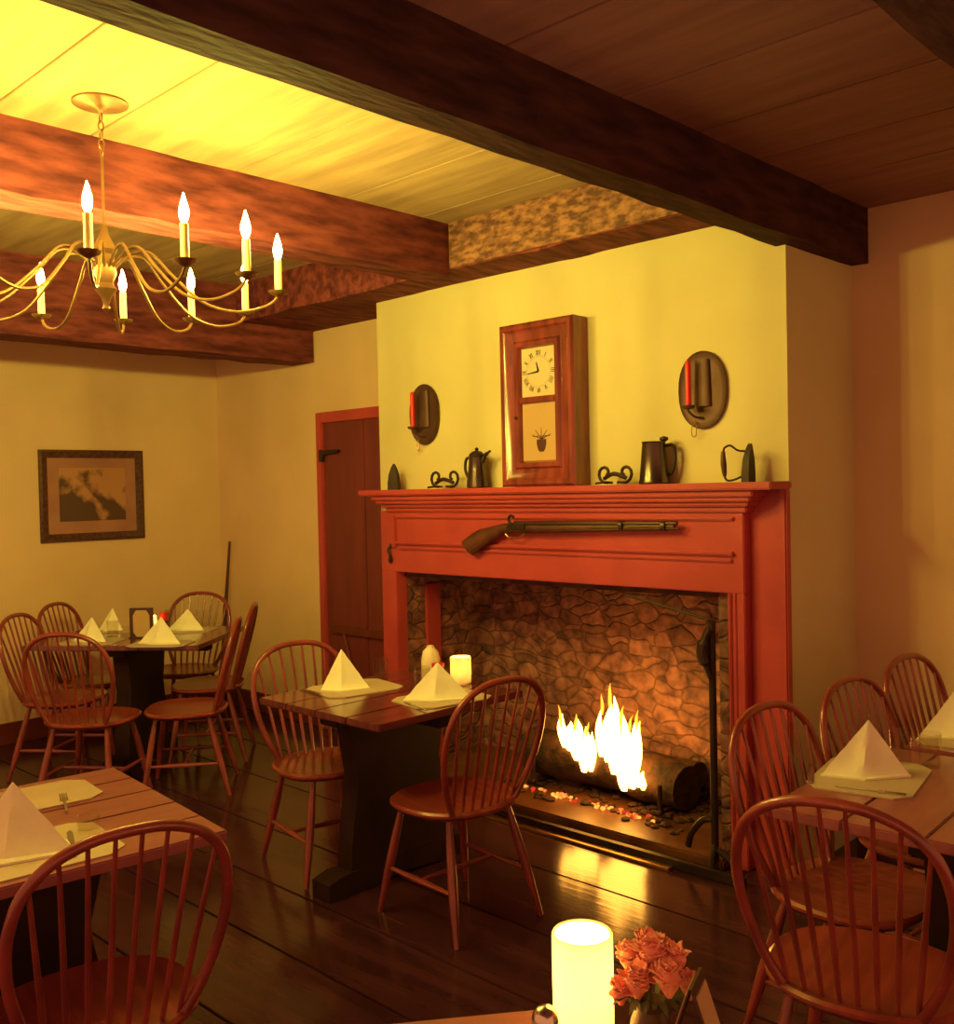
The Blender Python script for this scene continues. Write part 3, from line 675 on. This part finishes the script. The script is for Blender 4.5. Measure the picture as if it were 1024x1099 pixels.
table('plank table in the bottom left corner', -2.66, .86, .80, 1.06, R(-6), 'table_light', 5)
table('brown square table at the right edge with folded napkin', -.90, 2.79, .80, .78, R(3), 'table_light', 4)
table('second brown table behind at the right edge, partly out of frame', -.86, 3.62, .80, .78, R(3), 'table_light', 4)
A = Vector((-1.0, 1.29, 0)); U = Vector((.61, .79, 0)); Wv = Vector((.79, -.61, 0)); ctr = A - U * .36 + Wv * .36
table('nearest wooden table at the bottom edge carrying the big candle', ctr.x, ctr.y, .72, .72, math.atan2(.79, .61) - PI / 2, 'table_light', 4)

# ------------------------------------------------------------ table settings
TZ = .7502
def mat_mb(w, d, th=.004):
    return MB().prism([(-w / 2 + .05, -d / 2), (w / 2 - .05, -d / 2), (w / 2, -d / 2 + .04), (w / 2, d / 2 - .04), (w / 2 - .05, d / 2), (-w / 2 + .05, d / 2), (-w / 2, d / 2 - .04), (-w / 2, -d / 2 + .04)], 'Z', 0, th)
def placemat(x, y, rz, label, w=.42, d=.30, z=TZ):
    return local('placemat', mat_mb(w, d), 'placemat', label, 'placemat', (x, y, z), rz, 'cream placemats')
def napkin(x, y, rz, label, w=.22, h=.17, d=.13, z=TZ + .0045, lean=.0):
    mb = MB(); bm = mb.bm; N = 10; seed = random.Random(round(x * 1000 + y * 77))
    # two triangular folds meeting in a ridge, cloth hanging slightly hollow between the creases
    Pk = Vector((lean, .012, h)); corner = [Vector((-w / 2, -d * .12, 0)), Vector((-.015, -d * .30, 0)), Vector((w / 2, -d * .12, 0)), Vector((.03, d * .45, 0)), Vector((-.03, d * .45, 0))]
    base = []
    for k in range(5):
        a, b = corner[k], corner[(k + 1) % 5]
        for q in range(4):
            t = q / 4; m_ = a.lerp(b, t); base.append((m_, math.sin(PI * t)))
    rings = []
    for i in range(N + 1):
        t = i / N; ring = []
        for bpt, mid in base:
            p_ = bpt.lerp(Pk, t * .985); hollow = 1 - .26 * mid * math.sin(PI * min(1, t * 1.1)) * (1 - t)
            ring.append((p_.x * hollow, .012 + (p_.y - .012) * hollow, p_.z + (0 if i == 0 else .003 * math.sin(seed.random() * 6) * (1 - t))))
        rings.append(ring)
    mb.loft(rings)
    # loose second layer of the fold at the foot
    mb.prism([(-w * .5, -d * .16), (-.015, -d * .42), (w * .5, -d * .16), (w * .34, d * .2), (-w * .34, d * .2)], 'Z', 0, .006)
    return local('folded_napkin', mb, 'napkin', label, 'napkin', (x, y, z), rz, 'peaked folded napkins')
def tumbler(x, y, label, h=.095, r=.036, z=TZ):
    mb = MB().lathe([(r * .86, 0), (r, h), (r - .0025, h), (r * .84 - .003, .012), (.002, .012)], seg=20)
    return local('water_glass', mb, 'glass', label, 'glass', (x, y, z), 0, 'clear drinking glasses')
def knife(x, y, rz, label, z=TZ + .0045, fork=False):
    t = thing('fork' if fork else 'table_knife', label, 'cutlery', (x, y, z), rz)
    if fork:
        obj('handle', MB().box(-.0035, .0035, -.09, .02, 0, .003, bev=.001), 'steel', t)
        mb = MB().box(-.011, .011, .02, .04, 0, .003, bev=.001)
        for k in (-.0085, -.003, .003, .0085): mb.box(k - .0015, k + .0015, .038, .09, .0, .003)
        obj('tines', mb, 'steel', t)
    else:
        obj('handle', MB().box(-.006, .006, -.10, .0, 0, .006, bev=.002), 'steel', t)
        obj('blade', MB().prism([(-.008, 0), (.007, 0), (.008, .085), (.002, .105), (-.006, .09)], 'Z', .001, .003), 'steel', t)
    return t
def votive(x, y, label, r=.045, h=.12, power=2.0, z=TZ, tall=False):
    t = thing('candle_holder', label, 'candle', (x, y, z), 0, 'frosted glass candle holders')
    obj('frosted_glass', MB().lathe([(r * .92, 0), (r, .006), (r, h - .004), (r - .002, h), (r - .005, h - .003), (r - .005, .010), (.002, .010)], seg=32), 'frost', t)
    obj('candle', MB().lathe([(r * .55, .0105), (r * .55, h * .35), (r * .5, h * .36), (.002, h * .355)], seg=16), 'wax', t)
    fo = obj('flame', MB().lathe([(.001, h * .36), (.0055, h * .36 + .010), (.004, h * .36 + .022), (.0006, h * .36 + .036)], seg=8), 'candle_flame', t)
    ld = bpy.data.lights.new('candle_light', 'POINT'); ld.energy = power; ld.color = (1, .68, .26); ld.shadow_soft_size = .006
    lo = bpy.data.objects.new('candle_light', ld); C.objects.link(lo); lo.parent = t; lo.location = (0, 0, h * .36 + .055)
    return t
M['candle_flame'] = emit_mat('candle_flame', (1, .6, .15), 20)

# middle table
placemat(-3.37, 2.69, R(80), 'cream placemat at the left place of the middle table', .36, .30)
napkin(-3.38, 2.65, R(50), 'peaked napkin on the left placemat of the middle table', .21, .17, .17, lean=-.015)
tumbler(-3.44, 2.90, 'glass behind the left napkin of the middle table')
placemat(-2.92, 2.78, R(80), 'cream placemat at the right place of the middle table', .36, .27)
napkin(-2.92, 2.76, R(45), 'peaked napkin on the right placemat of the middle table', .28, .145, .17)
tumbler(-3.10, 2.84, 'glass between the two napkins on the middle table', .10)
knife(-3.46, 2.52, R(80), 'knife on the left placemat of the middle table'); knife(-2.88, 2.60, R(75), 'fork on the right placemat of the middle table', fork=True)
votive(-3.085, 3.055, 'lit frosted candle holder at the back of the middle table', .046, .118, 1.0 * VOTIVE)
t = thing('condiment_jar', 'small dark jar with red lid on the middle table', 'jar', (-3.175, 3.005, TZ))
obj('jar', MB().lathe([(.026, 0), (.029, .004), (.029, .055), (.024, .066), (.002, .067)], seg=20), 'jam', t); obj('lid', MB().lathe([(.027, .067), (.028, .07), (.028, .086), (.002, .088)], seg=20), 'redlid', t)
t = thing('condiment_bottle', 'rounded cream bottle behind the jar on the middle table', 'bottle', (-3.265, 3.045, TZ))
obj('body', MB().lathe([(.040, 0), (.043, .01), (.042, .09), (.034, .125), (.018, .142), (.002, .144)], seg=24), 'ceramic', t); obj('cap', MB().lathe([(.016, .141), (.016, .150), (.002, .153)], seg=16), 'ceramic', t)

# far table (rotated 38 degrees)
def FT(u, v):
    c, s_ = math.cos(R(38)), math.sin(R(38)); return (-5.70 + u * c - v * s_, 2.90 + u * s_ + v * c)
def ft_set(u, v, a, where, glass=True, h=.15, w=.26):
    x, y = FT(u, v); placemat(x, y, R(a), 'placemat ' + where, .38, .28)
    napkin(x, y, R(a), 'peaked napkin ' + where, w, h, .15)
x, y = -5.32, 2.82
for (x, y, where, w, h) in ((-5.27, 2.81, 'at the near right place of the far table', .27, .15), (-5.66, 3.20, 'at the far right place of the far table', .25, .13), (-5.70, 2.60, 'at the near left place of the far table', .22, .14), (-6.06, 2.90, 'at the far left place of the far table', .17, .14)):
    placemat(x, y, R(38), 'placemat ' + where, .34, .26); napkin(x, y, R(30), 'peaked napkin ' + where, w, h, .15)
tumbler(-5.80, 2.83 - .05, 'glass left of the menu stand on the far table'); tumbler(-5.83, 3.17, 'glass beside the far right napkin on the far table', .12, .03)
t = thing('menu_stand', 'upright dark stand with pale eight-sided card on the far table', 'menu holder', (-5.59, 2.86, TZ), R(40)); t.scale = (.85, .85, .9)
obj('stand', MB().box(-.085, .085, -.008, .008, 0, .20, bev=.003).box(-.085, .085, -.03, .03, 0, .008, bev=.002), 'leather', t)
obj('card', MB().prism([(-.035, .01), (.04, .01), (.062, .04), (.062, .15), (.04, .185), (-.035, .185), (-.057, .15), (-.057, .04)], 'Y', -.0125, -.009), 'card', t)
votive(-5.72, 2.985, 'glowing candle behind the menu stand on the far table', .036, .11, 2.5 * VOTIVE)
t = thing('condiment_jar', 'small red topped jar beside the candle on the far table', 'jar', (-5.73, 3.08, TZ))
obj('jar', MB().lathe([(.024, 0), (.027, .004), (.027, .07), (.002, .072)], seg=16), 'jam', t); obj('lid', MB().lathe([(.026, .072), (.027, .075), (.027, .12), (.002, .122)], seg=16), 'redlid', t)

# bottom-left table
placemat(-2.43, .93, R(84), 'cream placemat at the near place of the bottom left table', .40, .30)
napkin(-2.45, .93, R(50), 'large peaked napkin on the bottom left table', .27, .165, .24, lean=-.02)
placemat(-2.86, 1.12, R(84), 'cream placemat at the far side of the bottom left table', .34, .24)
tumbler(-2.66, .93, 'glass behind the large napkin on the bottom left table', .10, .04)
tumbler(-2.46, 1.10, 'small low glass beside the large napkin on the bottom left table', .045, .03)
knife(-2.40, 1.03, R(70), 'knife beside the large napkin on the bottom left table'); knife(-2.74, 1.16, R(70), 'fork on the far placemat of the bottom left table', fork=True)

# right tables
placemat(-1.18, 2.81, R(-80), 'cream placemat at the near end of the right table', .38, .28)
napkin(-1.20, 2.81, R(38), 'peaked napkin on the near right table, beside two glasses', .25, .155, .17, lean=.02)
tumbler(-1.165, 3.0, 'glass right behind the napkin on the right table', .10, .034)
tumbler(-1.09, 3.02, 'second glass at the back of the near right table', .10, .034)
knife(-1.315, 2.715, R(25), 'knife at the left tip of the right table placemat'); knife(-1.12, 2.665, R(-75), 'fork on the front edge of the right table placemat', fork=True)
placemat(-1.12, 3.46, R(-80), 'cream placemat on the rear right table', .38, .28)
napkin(-1.13, 3.44, R(38), 'peaked napkin on the rear right table at the photo edge', .30, .18, .17)

# nearest table
votive(-.952, 1.193, 'large glowing frosted candle on the nearest table', .047, .165, 24 * VOTIVE)
t = thing('salt_shaker', 'small shaker with domed metal top left of the big candle', 'shaker', (-.945, 1.095, TZ))
obj('glass_body', MB().lathe([(.020, 0), (.022, .004), (.018, .06), (.002, .061)], seg=8), 'glass', t)
obj('metal_top', MB().lathe([(.020, .060), (.021, .066), (.019, .078), (.012, .087), (.002, .090)], seg=20), 'steel', t)
# carnation bunch
fx, fy = -.850, 1.225
t = thing('carnation_bunch', 'bunch of coral pink carnations beside the big candle', 'flowers', (fx, fy, TZ))
obj('vase', MB().lathe([(.030, 0), (.034, .01), (.030, .05), (.022, .07), (.026, .08), (.023, .08), (.018, .07)], seg=20), 'jam', t)
fls = [(-.036, .0, .135, .026), (-.005, -.025, .12, .030), (.04, -.01, .13, .028), (-.02, .03, .145, .028), (.025, .03, .14, .026), (.0, .0, .155, .026), (-.028, -.035, .10, .022), (.055, .02, .115, .022)]
for (x, y, z, r) in fls:
    mb = MB()
    for k in range(26):
        a = random.uniform(0, 2 * PI); el = random.uniform(-.2, 1.35); L = r * random.uniform(.8, 1.1)
        d_ = Vector((math.cos(a) * math.cos(el), math.sin(a) * math.cos(el), math.sin(el)))
        s_ = d_.cross(Vector((0, 0, 1))).normalized() if abs(d_.z) < .95 else Vector((1, 0, 0)); up = s_.cross(d_)
        c = Vector((x, y, z)); w = r * .42
        f1 = [c + d_ * L * .1, c + d_ * L * .75 + s_ * w, c + d_ * L + s_ * w * .4 + up * .002, c + d_ * L * .9, c + d_ * L + s_ * -w * .5 - up * .002, c + d_ * L * .75 - s_ * w]
        bm = mb.bm; a_ = [bm.verts.new(q) for q in f1]; b_ = [bm.verts.new(q + up * .0018) for q in f1]
        bm.faces.new(a_); bm.faces.new(b_[::-1])
        for q in range(6): bm.faces.new((a_[q], b_[q], b_[(q + 1) % 6], a_[(q + 1) % 6]))
    mb.lathe([(.004, z - r), (r * .55, z - r * .35), (r * .65, z), (r * .4, z + r * .5), (.002, z + r * .6)], (x, y, 0), 10)
    fo = obj('flower', mb, 'petal', t)
    obj('stem', MB().tube([(x * .2, y * .2, .03), (x * .6, y * .6, .08), (x, y, z - r * .8)], .002, 5), 'leaf', fo)
mb = MB()
for k in range(14):
    a = k * 2.4; x, y = math.cos(a) * .045, math.sin(a) * .045
    mb.loft([[(x * .4, y * .4, .07), (x * .4 + .003, y * .4, .07), (x * .4, y * .4 + .003, .071)], [(x - .008, y, .095), (x + .008, y, .097), (x, y + .006, .10)], [(x * 1.4, y * 1.4, .085), (x * 1.4 + .001, y * 1.4, .085), (x * 1.4, y * 1.4 + .001, .086)]])
obj('leaves', mb, 'leaf', t)
# tent card
t = thing('tent_card', 'dark A-frame card holder with tan inserts at the bottom edge', 'menu holder', (-.750, 1.190, TZ), R(20))
def panel(sgn, m, inset, off, nm):
    w, h, dd = .07, .160, .052
    mb = MB(); x0, x1 = -w / 2 + inset, w / 2 - inset; z0, z1 = inset * 1.4, h - inset * 1.8
    def pt(z): return sgn * dd * (1 - z / h)
    th = .0022
    rings = []
    for x in (x0, x1):
        rings.append([(pt(z0) + sgn * off, x, z0), (pt(z1) + sgn * off, x, z1), (pt(z1) + sgn * (off + th), x, z1), (pt(z0) + sgn * (off + th), x, z0)])
    mb.loft(rings); return obj(nm, mb, m, t)
panel(1, 'leather', 0, 0, 'cover'); panel(-1, 'leather', 0, 0, 'cover'); panel(1, 'card', .007, .0024, 'card_insert'); panel(-1, 'card', .007, .0024, 'card_insert')
